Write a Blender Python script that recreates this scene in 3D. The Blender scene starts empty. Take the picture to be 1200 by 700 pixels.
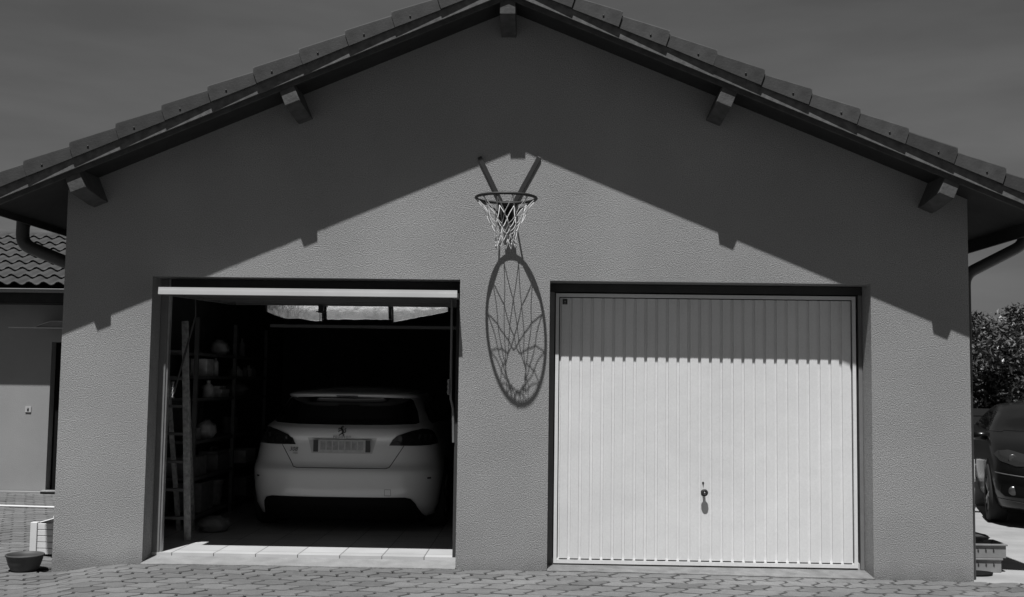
import bpy, bmesh, math, random
from mathutils import Vector, Matrix
random.seed(7)
S = bpy.context.scene
COL = S.collection
PI = math.pi

# ------------------------------------------------------------------ helpers
class MB:
    """collects simple shapes, then links them as ONE mesh object"""
    def __init__(s):
        s.v = []; s.f = []; s.m = []; s.sm = []; s.t = []; s.cur = 0; s.tone = 1.0
    def add(s, vs, fs, mi=None, smooth=False):
        b = len(s.v); s.v += [tuple(p) for p in vs]
        for f in fs:
            s.f.append([b + i for i in f]); s.m.append(s.cur if mi is None else mi); s.sm.append(smooth); s.t.append(s.tone)
        return s
    def box(s, x0, x1, y0, y1, z0, z1, mi=None, M=None):
        if x0 > x1: x0, x1 = x1, x0
        if y0 > y1: y0, y1 = y1, y0
        if z0 > z1: z0, z1 = z1, z0
        vs = [Vector(p) for p in ((x0,y0,z0),(x1,y0,z0),(x1,y1,z0),(x0,y1,z0),(x0,y0,z1),(x1,y0,z1),(x1,y1,z1),(x0,y1,z1))]
        if M: vs = [M @ p for p in vs]
        return s.add(vs, [(0,3,2,1),(4,5,6,7),(0,1,5,4),(1,2,6,5),(2,3,7,6),(3,0,4,7)], mi)
    def beam(s, a, b, w, h, up=(0,0,1), mi=None):
        a = Vector(a); b = Vector(b); d = (b - a).normalized(); r = d.cross(Vector(up))
        if r.length < 1e-4: r = d.cross(Vector((0,1,0)))
        r.normalize(); u = r.cross(d)
        vs = []
        for p in (a, b):
            for i, j in ((-1,-1),(1,-1),(1,1),(-1,1)): vs.append(p + r*(i*w/2) + u*(j*h/2))
        return s.add(vs, [(0,1,2,3),(7,6,5,4),(0,4,5,1),(1,5,6,2),(2,6,7,3),(3,7,4,0)], mi)
    def tube(s, pts, r, n=8, closed=False, mi=None, caps=True):
        pts = [Vector(p) for p in pts]; N = len(pts); rings = []; prev = None
        for i, p in enumerate(pts):
            if closed: d = pts[(i+1) % N] - pts[i-1]
            else: d = pts[min(i+1, N-1)] - pts[max(i-1, 0)]
            d.normalize()
            if prev is None:
                a = Vector((0,0,1)) if abs(d.z) < .9 else Vector((1,0,0))
                u = d.cross(a).normalized()
            else:
                u = (prev - d*prev.dot(d)).normalized()
            prev = u; w = d.cross(u); rr = r[i] if isinstance(r, (list, tuple)) else r
            rings.append([p + (u*math.cos(2*PI*k/n) + w*math.sin(2*PI*k/n))*rr for k in range(n)])
        vs = [q for R in rings for q in R]; fs = []
        for i in range(N if closed else N-1):
            j = (i+1) % N
            for k in range(n):
                l = (k+1) % n; fs.append((i*n+k, i*n+l, j*n+l, j*n+k))
        s.add(vs, fs, mi, True)
        if not closed and caps:
            s.add(rings[0], [tuple(range(n))[::-1]], mi); s.add(rings[-1], [tuple(range(n))], mi)
        return s
    def lathe(s, prof, n=24, M=None, mi=None, smooth=True):
        vs = []; fs = []
        for r, z in prof:
            for k in range(n):
                a = 2*PI*k/n; p = Vector((r*math.cos(a), r*math.sin(a), z)); vs.append(M @ p if M else p)
        for i in range(len(prof)-1):
            for k in range(n):
                l = (k+1) % n; fs.append((i*n+k, i*n+l, (i+1)*n+l, (i+1)*n+k))
        return s.add(vs, fs, mi, smooth)
    def prism(s, poly, axis, a0, a1, mi=None, M=None):
        """poly 2D points extruded along axis ('x','y','z')"""
        def P(p, a):
            q = {'y': (p[0], a, p[1]), 'x': (a, p[0], p[1]), 'z': (p[0], p[1], a)}[axis]
            q = Vector(q); return M @ q if M else q
        n = len(poly); vs = [P(p, a0) for p in poly] + [P(p, a1) for p in poly]
        fs = [tuple(range(n)), tuple(range(2*n-1, n-1, -1))] + [(i, i+n, (i+1) % n + n, (i+1) % n) for i in range(n)]
        return s.add(vs, fs, mi)
    def build(s, name, mats, parent=None, bevel=0, loc=None, weld=False, fixn=True):
        me = bpy.data.meshes.new(name)
        me.from_pydata(s.v, [], s.f)
        for m in (mats if isinstance(mats, (list, tuple)) else [mats]): me.materials.append(m)
        me.polygons.foreach_set('material_index', s.m); me.polygons.foreach_set('use_smooth', s.sm)
        if any(t != 1.0 for t in s.t):
            at = me.attributes.new('tone', 'FLOAT', 'FACE'); at.data.foreach_set('value', s.t)
        if fixn:
            bm = bmesh.new(); bm.from_mesh(me)
            if weld: bmesh.ops.remove_doubles(bm, verts=bm.verts, dist=1e-5)
            bmesh.ops.recalc_face_normals(bm, faces=bm.faces); bm.to_mesh(me); bm.free()
        me.update()
        o = bpy.data.objects.new(name, me); COL.objects.link(o)
        if bevel:
            b = o.modifiers.new('bevel', 'BEVEL'); b.width = bevel; b.segments = 2; b.limit_method = 'ANGLE'; b.angle_limit = .7
        if parent is not None:
            o.parent = parent
            L = parent_world(parent)
            o.matrix_parent_inverse = L.inverted()
        if loc: o.location = loc
        return o
def parent_world(o):
    M = o.matrix_basis.copy()
    if o.parent: M = parent_world(o.parent) @ o.matrix_parent_inverse @ M
    return M
def tag(o, label=None, cat=None, group=None, kind=None):
    if label: o['label'] = label
    if cat: o['category'] = cat
    if group: o['group'] = group
    if kind: o['kind'] = kind
    return o
def empty(name, loc=(0,0,0), rz=0, **k):
    o = bpy.data.objects.new(name, None); COL.objects.link(o); o.location = loc; o.rotation_euler = (0,0,rz)
    o.empty_display_size = .1
    return tag(o, **k)
def build_local(mb, name, mats, parent, bevel=0, fixn=True, weld=False):
    """mesh given in the parent's own local frame"""
    o = mb.build(name, mats, None, bevel, fixn=fixn, weld=weld); o.parent = parent
    return o

# ------------------------------------------------------------------ materials (all greys: the place is seen in black and white)
def mat(name, g, rough=.7, var=0., vscale=3., bump=0., bscale=50., bdist=.01, metal=0., spec=.5, tone=False, coat=0., fine=0., fscale=200., stain=0.):
    m = bpy.data.materials.new(name); m.use_nodes = True
    nt = m.node_tree; N = nt.nodes; L = nt.links; b = N['Principled BSDF']
    b.inputs['Base Color'].default_value = (g, g, g, 1); b.inputs['Roughness'].default_value = rough
    b.inputs['Metallic'].default_value = metal; b.inputs['Specular IOR Level'].default_value = spec
    b.inputs['Coat Weight'].default_value = coat; b.inputs['Coat Roughness'].default_value = .04
    tc = N.new('ShaderNodeTexCoord'); last = None
    def mulby(sock):
        nonlocal last
        if last is None:
            k = N.new('ShaderNodeMath'); k.operation = 'MULTIPLY'; k.inputs[0].default_value = g; L.new(sock, k.inputs[1]); last = k.outputs[0]
        else:
            k = N.new('ShaderNodeMath'); k.operation = 'MULTIPLY'; L.new(last, k.inputs[0]); L.new(sock, k.inputs[1]); last = k.outputs[0]
    def noise(scale, amp, detail=4):
        n = N.new('ShaderNodeTexNoise'); n.inputs['Scale'].default_value = scale; n.inputs['Detail'].default_value = detail
        L.new(tc.outputs['Object'], n.inputs['Vector'])
        r = N.new('ShaderNodeMapRange'); r.inputs['From Min'].default_value = .3; r.inputs['From Max'].default_value = .7
        r.inputs['To Min'].default_value = 1-amp; r.inputs['To Max'].default_value = 1+amp
        L.new(n.outputs['Fac'], r.inputs['Value']); mulby(r.outputs[0])
    if var: noise(vscale, var)
    if fine: noise(fscale, fine, 2)
    if stain: noise(.8, stain, 6)
    if tone:
        a = N.new('ShaderNodeAttribute'); a.attribute_name = 'tone'; mulby(a.outputs['Fac'])
    if last is not None:
        c = N.new('ShaderNodeCombineColor')
        for i in range(3): L.new(last, c.inputs[i])
        L.new(c.outputs[0], b.inputs['Base Color'])
    if bump:
        n = N.new('ShaderNodeTexNoise'); n.inputs['Scale'].default_value = bscale; n.inputs['Detail'].default_value = 6; n.inputs['Roughness'].default_value = .65
        L.new(tc.outputs['Object'], n.inputs['Vector'])
        u = N.new('ShaderNodeBump'); u.inputs['Strength'].default_value = bump; u.inputs['Distance'].default_value = bdist
        L.new(n.outputs['Fac'], u.inputs['Height']); L.new(u.outputs[0], b.inputs['Normal'])
    return m

M_stucco = mat('stucco', .30, .95, var=.04, vscale=1.5, bump=1., bscale=115, bdist=.0115, spec=.1, fine=.30, fscale=150, stain=.09)
def dirty_base(m):
    """damp dirt band with a ragged edge along the foot of the rendered wall"""
    nt = m.node_tree; N = nt.nodes; L = nt.links; b = N['Principled BSDF']
    src = b.inputs['Base Color'].links[0].from_socket
    tc = N.new('ShaderNodeTexCoord'); sx = N.new('ShaderNodeSeparateXYZ'); L.new(tc.outputs['Object'], sx.inputs[0])
    n = N.new('ShaderNodeTexNoise'); n.inputs['Scale'].default_value = 5; n.inputs['Detail'].default_value = 6; L.new(tc.outputs['Object'], n.inputs['Vector'])
    a = N.new('ShaderNodeMath'); a.operation = 'MULTIPLY_ADD'; L.new(n.outputs['Fac'], a.inputs[0]); a.inputs[1].default_value = -.22; L.new(sx.outputs['Z'], a.inputs[2])
    r = N.new('ShaderNodeMapRange'); r.inputs['From Min'].default_value = -.14; r.inputs['From Max'].default_value = .0
    r.inputs['To Min'].default_value = .74; r.inputs['To Max'].default_value = 1; L.new(a.outputs[0], r.inputs['Value'])
    v = N.new('ShaderNodeVectorMath'); v.operation = 'SCALE'; L.new(src, v.inputs[0]); L.new(r.outputs[0], v.inputs['Scale'])
    L.new(v.outputs[0], b.inputs['Base Color'])
dirty_base(M_stucco)
M_stucco2 = mat('house_render', .27, .9, var=.05, vscale=2, bump=.5, bscale=90, bdist=.005, spec=.1, stain=.08)
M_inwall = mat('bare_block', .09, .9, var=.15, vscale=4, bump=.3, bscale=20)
M_paver = mat('paver_concrete', .135, .85, var=.10, vscale=9, bump=.6, bscale=90, bdist=.004, tone=True, spec=.2, fine=.16, fscale=120, stain=.16)
M_joint = mat('joint_sand', .045, .95, var=.3, vscale=8, bump=.5, bscale=80)
M_concrete = mat('side_concrete', .27, .85, var=.12, vscale=3, bump=.4, bscale=60, stain=.15, spec=.2)
M_sill = mat('sill_concrete', .22, .85, var=.16, vscale=7, bump=.8, bscale=40, bdist=.01, stain=.1, fine=.1)
M_earth = mat('yard_ground', .05, .95, var=.25, vscale=1.5, bump=.4, bscale=20)
M_white = mat('door_white', .66, .45, var=.03, vscale=5, bump=.25, bscale=5, bdist=.01, stain=.045, fine=.03, fscale=60)
M_whitebar = mat('door_edge', .50, .4, var=.06, vscale=3)
M_liner = mat('door_back', .13, .5, var=.1, vscale=4)
M_frame = mat('door_frame_steel', .16, .5, var=.1, vscale=6)
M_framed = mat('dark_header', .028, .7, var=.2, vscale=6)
M_foil = mat('foil_lining', .92, .19, var=.28, vscale=14, bump=.25, bscale=24, bdist=.008, metal=1.)
M_steel = mat('galvanised', .35, .4, metal=.6, var=.15, vscale=10)
M_dsteel = mat('dark_steel', .025, .55, var=.2, vscale=10)
M_hoop = mat('hoop_paint', .012, .6, var=.15, vscale=20)
M_net = mat('net_cord', .5, .8, var=.25, vscale=40)
M_tile = mat('roof_tile', .034, .8, var=.32, vscale=9, bump=.4, bscale=60, bdist=.005, stain=.22, tone=True)
M_htile = mat('house_tile', .042, .8, var=.25, vscale=4, bump=.4, bscale=60, bdist=.005, stain=.15)
M_nail = mat('nail_head', .01, .6)
M_board = mat('barge_timber', .095, .85, var=.35, vscale=18, bump=.3, bscale=40, stain=.1)
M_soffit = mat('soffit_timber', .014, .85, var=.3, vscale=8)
M_bed = mat('bed_timber', .045, .85, var=.3, vscale=14)
M_purlin = mat('purlin_timber', .062, .8, var=.3, vscale=16, bump=.4, bscale=50)
M_gutter = mat('gutter_metal', .035, .45, var=.15, vscale=5)
M_tarp = mat('ladder_wood', .30, .8, var=.35, vscale=30, bump=.3, bscale=60)
M_shelf = mat('shelf_metal', .09, .6, var=.2, vscale=10)
M_dark = mat('dark_stuff', .03, .8, var=.3, vscale=12)
M_midg = mat('mid_stuff', .16, .8, var=.25, vscale=14)
M_pale = mat('pale_stuff', .45, .7, var=.25, vscale=18)
M_carw = mat('car_white', .62, .25, coat=.6)
M_cark = mat('car_black', .004, .3, coat=.35, spec=.25)
M_glass = mat('car_glass', .004, .06, spec=.6)
M_lampr = mat('tail_lamp', .014, .12, spec=.6)
M_lampi = mat('lamp_inner', .035, .3)
M_plastic = mat('black_plastic', .005, .75, spec=.15)
M_chrome = mat('badge_metal', .10, .3, metal=.7)
M_plate = mat('plate_white', .42, .5, var=.12, vscale=28)
M_plateb = mat('plate_band', .04, .5)
M_rubber = mat('tyre_rubber', .012, .85)
M_rim = mat('wheel_rim', .30, .35, metal=.8)
M_pot = mat('bowl_plastic', .055, .6, var=.15, vscale=12)
M_planter = mat('planter_white', .62, .5, var=.05, vscale=8)
M_soil = mat('soil', .02, .95, bump=1., bscale=60)
M_crate = mat('crate_plastic', .20, .6, var=.12, vscale=12)
M_hose = mat('hose_pale', .6, .5)
M_void = mat('door_void', .015, .8)
M_trim = mat('pale_trim', .4, .6)
M_bark = mat('bark', .08, .9, bump=1., bscale=30)
M_fence = mat('fence_dark', .006, .8, var=.2, vscale=6)
M_stone = mat('low_wall_stone', .28, .9, var=.25, vscale=6, bump=.5, bscale=40)

def leaf_mat(name, g):
    m = mat(name, g, .42, spec=.45, tone=True)
    return m
M_leaf = leaf_mat('leaf', .062)
M_leafd = leaf_mat('leaf_dark', .042)

# floor tile: joint lines from the brick texture on world coordinates
def tile_floor_mat():
    m = mat('garage_floor_tile', .5, .35, var=.08, vscale=3)
    nt = m.node_tree; N = nt.nodes; L = nt.links; b = N['Principled BSDF']
    src = b.inputs['Base Color'].links[0].from_socket
    tc = N.new('ShaderNodeTexCoord'); bk = N.new('ShaderNodeTexBrick'); L.new(tc.outputs['Object'], bk.inputs['Vector'])
    bk.offset = 0; bk.inputs['Scale'].default_value = 1; bk.inputs['Brick Width'].default_value = .336; bk.inputs['Row Height'].default_value = .336
    bk.inputs['Mortar Size'].default_value = .004; bk.inputs['Mortar Smooth'].default_value = .2
    bk.inputs['Color1'].default_value = (1,1,1,1); bk.inputs['Color2'].default_value = (.86,.86,.86,1); bk.inputs['Mortar'].default_value = (.22,.22,.22,1)
    x = N.new('ShaderNodeVectorMath'); x.operation = 'MULTIPLY'; L.new(src, x.inputs[0]); L.new(bk.outputs['Color'], x.inputs[1]); L.new(x.outputs[0], b.inputs['Base Color'])
    return m
M_ftile = tile_floor_mat()

# ------------------------------------------------------------------ constants of the garage (metres; front wall plane y=0)
XR = -.05            # ridge
WX = 3.56            # half width
SL = .412            # roof slope
ZD = 4.40            # deck underside at the ridge
OV = .44             # verge overhang
GL = 6.6             # garage length
EX = 4.0             # eave edge
YB = -OV
DX0, DX1 = -2.852, -.407
EX0, EX1 = .300, 2.802
ZT = 2.236
SLL = .4215         # the left slope is a touch steeper
def slope(x): return SLL if x < XR else SL
def zr(x, z0=ZD): return z0 - slope(x)*abs(x - XR)

def smooth(t): t = max(0, min(1, t)); return t*t*(3-2*t)
def gz(x, y):
    z = -.012
    if x < -2.9: z -= .075*smooth((-2.9 - x)/.7)
    if x > .5: z -= .026*(min(x, 3.6) - .5)/3.1
    if y < 0: z += .030*y if x > -3 else .030*y*(1 - .5*smooth((-3 - x)/.8))
    return z

# ------------------------------------------------------------------ ground
b = MB()
b.add([(-90,-60,-.36),(90,-60,-.36),(90,140,-.36),(-90,140,-.36)], [(0,1,2,3)])
tag(b.build('ground', M_earth, fixn=False), kind='structure')
# joint bed below the pavers
b = MB(); xs = [-10 + .3*i for i in range(68)]; ys = [-4.8 + .3*i for i in range(37)]
vs = [(x, y, gz(x, y) - .020) for y in ys for x in xs]; n = len(xs)
fs = [(j*n+i, j*n+i+1, (j+1)*n+i+1, (j+1)*n+i) for j in range(len(ys)-1) for i in range(n-1)]
b.add(vs, fs, 0, True)
tag(b.build('paving_bed', M_joint, fixn=False), kind='structure')
# interlocking pavers, real relief
b = MB(); W = .236; H = .165; rnd = random.Random(3)
ph = {}
def wav(j, x):
    if j not in ph: ph[j] = rnd.uniform(0, 6.28)
    return .013*math.sin(2*PI*x/W + (j % 2)*PI + .6*math.sin(ph[j])) + .006*math.sin(4*PI*x/W + ph[j])
side = [(-.016,.30),(.050,.72)]; SH = .040
def paver(x0, j):
    N = 6; y0 = j*H; cx, cy = x0 + W/2 + SH/2, y0 + H/2
    lo = [(x0 + W*i/N, y0 + wav(j, x0 + W*i/N)) for i in range(N+1)]
    hi = [(x0 + SH + W*i/N, y0 + H + wav(j+1, x0 + SH + W*i/N)) for i in range(N+1)]
    out = lo + [(x0 + W + sx, y0 + sy*H) for sx, sy in side] + hi[::-1] + [(x0 + sx, y0 + sy*H) for sx, sy in side][::-1]
    tx, ty = rnd.uniform(-.014, .014), rnd.uniform(-.014, .014); dz = rnd.uniform(-.002, .002)
    def ring(ins, dn):
        R = []
        for px, py in out:
            dx, dy = px - cx, py - cy; l = math.hypot(dx, dy)
            qx, qy = px - dx/l*ins, py - dy/l*ins
            R.append((qx, qy, gz(qx, qy) + tx*(qx-cx) + ty*(qy-cy) + dz - dn))
        return R
    A = ring(.0050, .03); Bq = ring(.0058, .009); C = ring(.0140, 0); n = len(out)
    tn = 1 + rnd.uniform(-.14, .14) - (.24 if rnd.random() < .08 else 0)
    sd = [(i, (i+1) % n, n + (i+1) % n, n + i) for i in range(n)]
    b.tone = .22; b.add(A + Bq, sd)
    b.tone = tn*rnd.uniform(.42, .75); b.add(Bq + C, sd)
    b.tone = tn; b.add(C, [tuple(range(n))])
for j in range(-30, 34):
    off = (j*(W/2 + SH)) % W
    for i in range(-41, 40):
        x0 = i*W + off; y0 = j*H
        if y0 > -H*.5:
            if x0 > -WX - .01: continue
            if x0 + W + SH > -WX and y0 + H > .02: continue
        if x0 > 9 or x0 < -9.3: continue
        paver(x0, j)
tag(b.build('paving', M_paver, fixn=False), kind='structure')
# plain concrete slab on the right of the garage
b = MB(); b.box(WX + .0, 14, .012, 16, -.3, -.05)
tag(b.build('side_slab', M_concrete), kind='structure')
# long pale kerb strips at the neighbour's wall
b = MB(); b.box(-9.5, -4.4, 5.52, 5.6, -.3, -.062)
tag(b.build('kerb', M_concrete), kind='structure')

# ------------------------------------------------------------------ garage
garage = empty('garage', (0, 3, 0), label='grey stucco double garage with tiled gable roof and two wide door openings', cat='garage')
poly = [(-WX,-.3),(-WX,zr(-WX)+.005),(XR,ZD+.005),(WX,zr(WX)+.005),(WX,-.3),(EX1,-.3),(EX1,ZT),(EX0,ZT),(EX0,-.3),(DX1,-.3),(DX1,ZT),(DX0,ZT),(DX0,-.3)]
b = MB(); b.prism(poly, 'y', 0, .24); front_wall = b.build('wall', M_stucco, garage)
b = MB()
for sx in (-1, 1): b.box(sx*WX, sx*(WX-.2), .243, GL, -.3, 2.86)
b.prism([(-WX,-.3),(WX,-.3),(WX,zr(WX)),(XR,ZD),(-WX,zr(-WX))], 'y', GL+.003, GL+.2)
b.build('wall', [M_stucco], garage)
# interior lining (bare blocks), ceiling, floor
b = MB()
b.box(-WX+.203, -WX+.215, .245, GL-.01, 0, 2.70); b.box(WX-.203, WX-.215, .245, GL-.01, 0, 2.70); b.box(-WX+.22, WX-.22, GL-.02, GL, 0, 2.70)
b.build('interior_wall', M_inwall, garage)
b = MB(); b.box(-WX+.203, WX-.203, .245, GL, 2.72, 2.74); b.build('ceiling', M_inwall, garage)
b = MB(); b.box(-WX+.203, WX-.203, .30, GL, -.2, .045)
b.box(DX0+.002, DX1-.002, .205, .2995, -.2, .045); b.box(EX0+.002, EX1-.002, .26, .2995, -.2, .043)
b.build('floor', M_ftile, garage)
# sloping concrete thresholds with chipped front edge
M_sill2 = mat('sill_concrete_dirty', .155, .85, var=.25, vscale=9, bump=.8, bscale=40, bdist=.01, stain=.2, fine=.12)
def sill(x0, x1, zi, y1, m_):
    b = MB(); rn = random.Random(int(x0*10)); N = 40; vs = []
    for i in range(N+1):
        x = x0 + (x1-x0)*i/N; e = -.028 + rn.uniform(-.012, .012)
        vs += [(x, e, gz(x, 0) - .05), (x, e, gz(x, 0) + .006 + rn.uniform(0, .004)), (x, .05, gz(x,0)+.016 + rn.uniform(-.002,.002)), (x, y1, zi), (x, y1, -.2)]
    fs = []
    for i in range(N):
        for k in range(4): fs.append((i*5+k, i*5+k+1, i*5+5+k+1, i*5+5+k))
    b.add(vs, fs); return b.build('threshold', m_, garage)
sill(DX0 + .002, DX1 - .002, .022, .203, M_sill); sill(EX0 + .002, EX1 - .002, .0, .258, M_sill2)

# roof: deck part with tiled skin, boards, verge tiles, ridge
def roof_skin(b, A, U, Vv, Nn, cols, rows, cw, rl, amp=.028, step=.024):
    """A origin at eave start, U along eave, Vv up slope, Nn normal"""
    SP = 6
    def prof(t):
        t = t % 1.0
        return amp*(math.sin(PI*t/.62) if t < .62 else -.35*math.sin(PI*(t-.62)/.38))
    for r in range(rows):
        vs = []; M_ = cols*SP + 1
        for i in range(M_):
            u = i/SP; p = prof(u)
            for (v, h) in ((r*rl - .01, step - .012), (r*rl - .01, step), (r*rl + rl*1.02, 0)):
                vs.append(A + U*(u*cw) + Vv*v + Nn*(h + p))
        fs = []
        for i in range(M_-1):
            for k in range(2): fs.append((i*3+k, i*3+3+k, i*3+3+k+1, i*3+k+1))
        b.add(vs, fs, 0, False)
b = MB()
for sx in (-1, 1):
    e = sx*EX
    # deck, thickness .03, underside through ZD
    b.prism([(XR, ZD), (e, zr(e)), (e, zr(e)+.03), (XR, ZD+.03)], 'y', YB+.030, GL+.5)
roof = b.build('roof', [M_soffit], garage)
b = MB()
for sx in (-1, 1):
    cs = 1/math.hypot(1, slope(sx*9)); sn = slope(sx*9)*cs
    e = sx*(EX + .09); ln = abs(e - XR)/cs
    A = Vector((e, YB + .05, zr(e) + .10)); Vv = Vector((-sx*cs, 0, sn)); Nn = Vector((sx*sn, 0, cs)); rows = int(ln/.37) + 1; rl = ln/rows
    roof_skin(b, A, Vector((0,1,0)), Vv, Nn, 34, rows, (GL + .9)/34, rl)
b.tone = .98
b.build('tile_field', M_tile, roof, fixn=False)
b = MB()
for i in range(18):
    y = YB + .1 + i*.40; b.tone = random.uniform(.85, 1.15)
    b.tube([(XR, y, ZD+.11), (XR, y+.43, ZD+.095)], [.13, .115], 14)
b.build('ridge_cap', M_tile, roof)
# barge boards (front and back)
for sx in (-1, 1):
    e = sx*(EX+.02)
    for y0 in (YB, GL+.5):
        b = MB(); b.prism([(XR, ZD-.005), (e, zr(e)-.005), (e, zr(e)+.125), (XR, ZD+.125)], 'y', y0, y0+.028)
        b.build('bargeboard', M_board, roof)
    b = MB(); b.prism([(XR, ZD-.042), (e, zr(e)-.042), (e, zr(e)-.0055), (XR, ZD-.0055)], 'y', YB+.019, YB+.045); b.build('bed_strip', M_bed, roof)
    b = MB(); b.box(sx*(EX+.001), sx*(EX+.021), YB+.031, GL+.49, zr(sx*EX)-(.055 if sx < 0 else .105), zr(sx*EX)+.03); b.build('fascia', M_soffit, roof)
# verge tiles: skewed in plan, taller at the lower end; each overlaps the next lower one
def verge_mesh(sx, tone):
    P = .347 if sx < 0 else .356; Lx = P + .028; b = MB(); b.tone = tone; SL = slope(sx*9); cs = 1/math.hypot(1, SL)
    # coordinates: t = horizontal distance up-slope from lower end
    def pt(t, h, y):
        x = -sx*t + (sx*.0)
        # heights measured vertically above board bottom line; ends perpendicular to slope
        return (-sx*(t - h*SL*cs*cs*.9), y, SL*(t - h*SL*.35) + h)
    lo_b, lo_t, up_b, up_t = .072, .190, .072, .160
    def yy(t): return -.0288 + .0090*(t/P)
    outl = [(0, lo_b), (Lx, up_b), (Lx, up_t), (.020, lo_t), (.006, lo_t-.008), (0, lo_t-.025)]
    F = [pt(t, h, yy(t)) for t, h in outl]; B_ = [pt(t, h, yy(t)+.012) for t, h in outl]; n = len(F)
    b.add(F + B_, [tuple(range(n)), tuple(range(2*n-1, n-1, -1))] + [(i, i+n, (i+1) % n+n, (i+1) % n) for i in range(n)])
    # rounded top shoulder and cap going inwards
    prev = None; secs = []
    for t, h in ((.006, lo_t-.002), (Lx, up_t-.004)):
        s_ = []
        for k in range(5):
            a = k/4*PI/2; s_.append(pt(t, h + .018*math.sin(a), yy(t) + .004 + .022*(1-math.cos(a))))
        s_.append(pt(t, h+.016, .19)); s_.append(pt(t, h-.004, .19)); s_.append(pt(t, h-.004, yy(t)+.004)); secs.append(s_)
    k = len(secs[0]); b.add(secs[0]+secs[1], [(i, i+1, k+i+1, k+i) for i in range(k-1)] + [(k-1, 0, k, 2*k-1)] + [tuple(range(k)), tuple(range(2*k-1, k-1, -1))])
    # nail
    c = pt(.125, .110, yy(.125) - .003)
    b.tone = 1.0
    M = Matrix.Translation(c) @ Matrix.Rotation(PI/2, 4, 'X')
    b.lathe([(.0, .004), (.007, .003), (.007, -.004)], 8, M, mi=1)
    return b
for sx in (-1, 1):
    n = 12
    for i in range(n):
        x = XR - (EX + .04 - .347*i) + .087 if sx < 0 else 3.974 - .356*i
        if sx > 0 and x < XR + .1: continue
        vb = verge_mesh(sx, random.uniform(.72, 1.32))
        o = vb.build('verge_tile', [M_tile, M_nail], roof, fixn=True)
        o.location = (x, YB + random.uniform(-.003, .003), zr(x) - .005)
        o.rotation_euler = (random.uniform(-.02,.02), random.uniform(-.014,.014), random.uniform(-.008,.008))
# purlin ends
for px, up in ((-3.37, 0), (-1.745, 0), (XR, 1), (1.655, 0), (3.31, 0)):
    sg = 0 if up else (1 if px < XR else -1)
    ang = math.atan(SL)*(-sg)
    b = MB(); w = .118; h = .212
    y0 = -.409
    M = Matrix.Translation((px, 0, zr(px))) @ Matrix.Rotation(ang, 4, 'Y')
    pf = [(-w/2, -h), (w/2, -h), (w/2, 0), (-w/2, 0)]
    zlow = -.0
    vs = []
    for y, dh in ((y0, .052), (y0+.30, 0), (.02, 0)):
        vs += [M @ Vector(p) for p in ((-w/2, y, -h+dh), (w/2, y, -h+dh), (w/2, y, -.001), (-w/2, y, -.001))]
    fs = [(0,1,2,3), (11,10,9,8)]
    for s_ in (0, 4):
        for k in range(4): fs.append((s_+k, s_+(k+1) % 4, s_+4+(k+1) % 4, s_+4+k))
    b.add(vs, fs)
    b.build('purlin', M_purlin, garage, bevel=.004)
# gutters and downpipes
def gutter(sx):
    b = MB(); r = .062; cx = sx*(EX+.087); cz = zr(sx*EX) + (.06 if sx < 0 else .02); pr = []
    for k in range(9):
        a = PI + PI*k/8; pr.append((cx + r*math.cos(a), cz + r*math.sin(a)))
    inner = [(cx + (x-cx)*.93, cz + (z-cz)*.93) for x, z in pr[::-1]]
    b.prism(pr + inner, 'y', YB+.03, GL+.48)
    # closed end
    b.prism(pr, 'y', YB+.022, YB+.0295)
    b.tube([(cx+sx*r, YB+.03, cz+.004), (cx+sx*r, GL+.48, cz+.004)], .008, 6)
    return b.build('gutter', M_gutter, garage), cx, cz - r
for sx, yp, xw, zb, dp, pr_ in ((-1, .36, -WX-.06, 2.34, .21, .054), (1, .20, WX+.048, 2.34, .10, .045)):
    g, gx, gzb = gutter(sx)
    def arc(pts, r=.09, n=5):
        P = [Vector(p) for p in pts]; out = [P[0]]
        for i in range(1, len(P)-1):
            a = (P[i-1]-P[i]).normalized(); c = (P[i+1]-P[i]).normalized(); p0 = P[i]+a*r; p1 = P[i]+c*r
            for k in range(n+1):
                t = k/n; out.append(p0*(1-t)**2 + P[i]*2*t*(1-t) + p1*t*t)
        out.append(P[-1]); return out
    b = MB(); b.tube(arc([(gx, yp, gzb+.01), (gx, yp, gzb-dp), (xw, yp, zb), (xw, yp, -.08)], .085), pr_, 14)
    for z in (1.9, .5): b.tube([(xw, yp, z), (xw, yp, z+.03)], pr_+.005, 14)
    b.tube([(gx, yp, gzb+.0), (gx, yp, gzb-.05)], .052, 14)
    b.tube([(gx - sx*.035, yp+.0, gzb-.13), (gx - sx*.06, yp, gzb-.05), (gx-sx*.05, yp, gzb+.02)], .004, 5)
    b.build('downpipe', M_gutter, garage)

# ---- closed door on the right
XL0, XL1, YL = .352, 2.748, .226
Z0, Z1 = .012, 2.155
b = MB()
b.box(XL0-.0, XL0+.026, YL, YL+.03, Z0, Z1); b.box(XL1-.026, XL1, YL, YL+.03, Z0, Z1)
b.box(XL0+.0262, XL1-.0262, YL, YL+.03, Z0, Z0+.028); b.box(XL0+.0262, XL1-.0262, YL, YL+.03, Z1-.028, Z1)
xa, xb = XL0+.034, XL1-.034; nr = 27; pw = (xb-xa)/nr; prof = [(xa, YL+.020)]
for i in range(nr):
    x = xa + i*pw
    prof += [(x+.009, YL+.019), (x+.0125, YL+.006), (x+pw*.34, YL+.0052), (x+pw*.345, YL+.0062), (x+pw*.36, YL+.0052), (x+pw-.0125, YL+.006), (x+pw-.009, YL+.019)]
prof.append((xb, YL+.020))
back = [(xb, YL+.024), (xa, YL+.024)]
zA, zB = Z0+.038, Z1-.036
for i in range(nr+1):
    x = xa + i*pw; b.box(max(x-.010, XL0+.027), min(x+.010, XL1-.027), YL+.003, YL+.018, Z0+.0282, Z0+.037)
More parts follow.
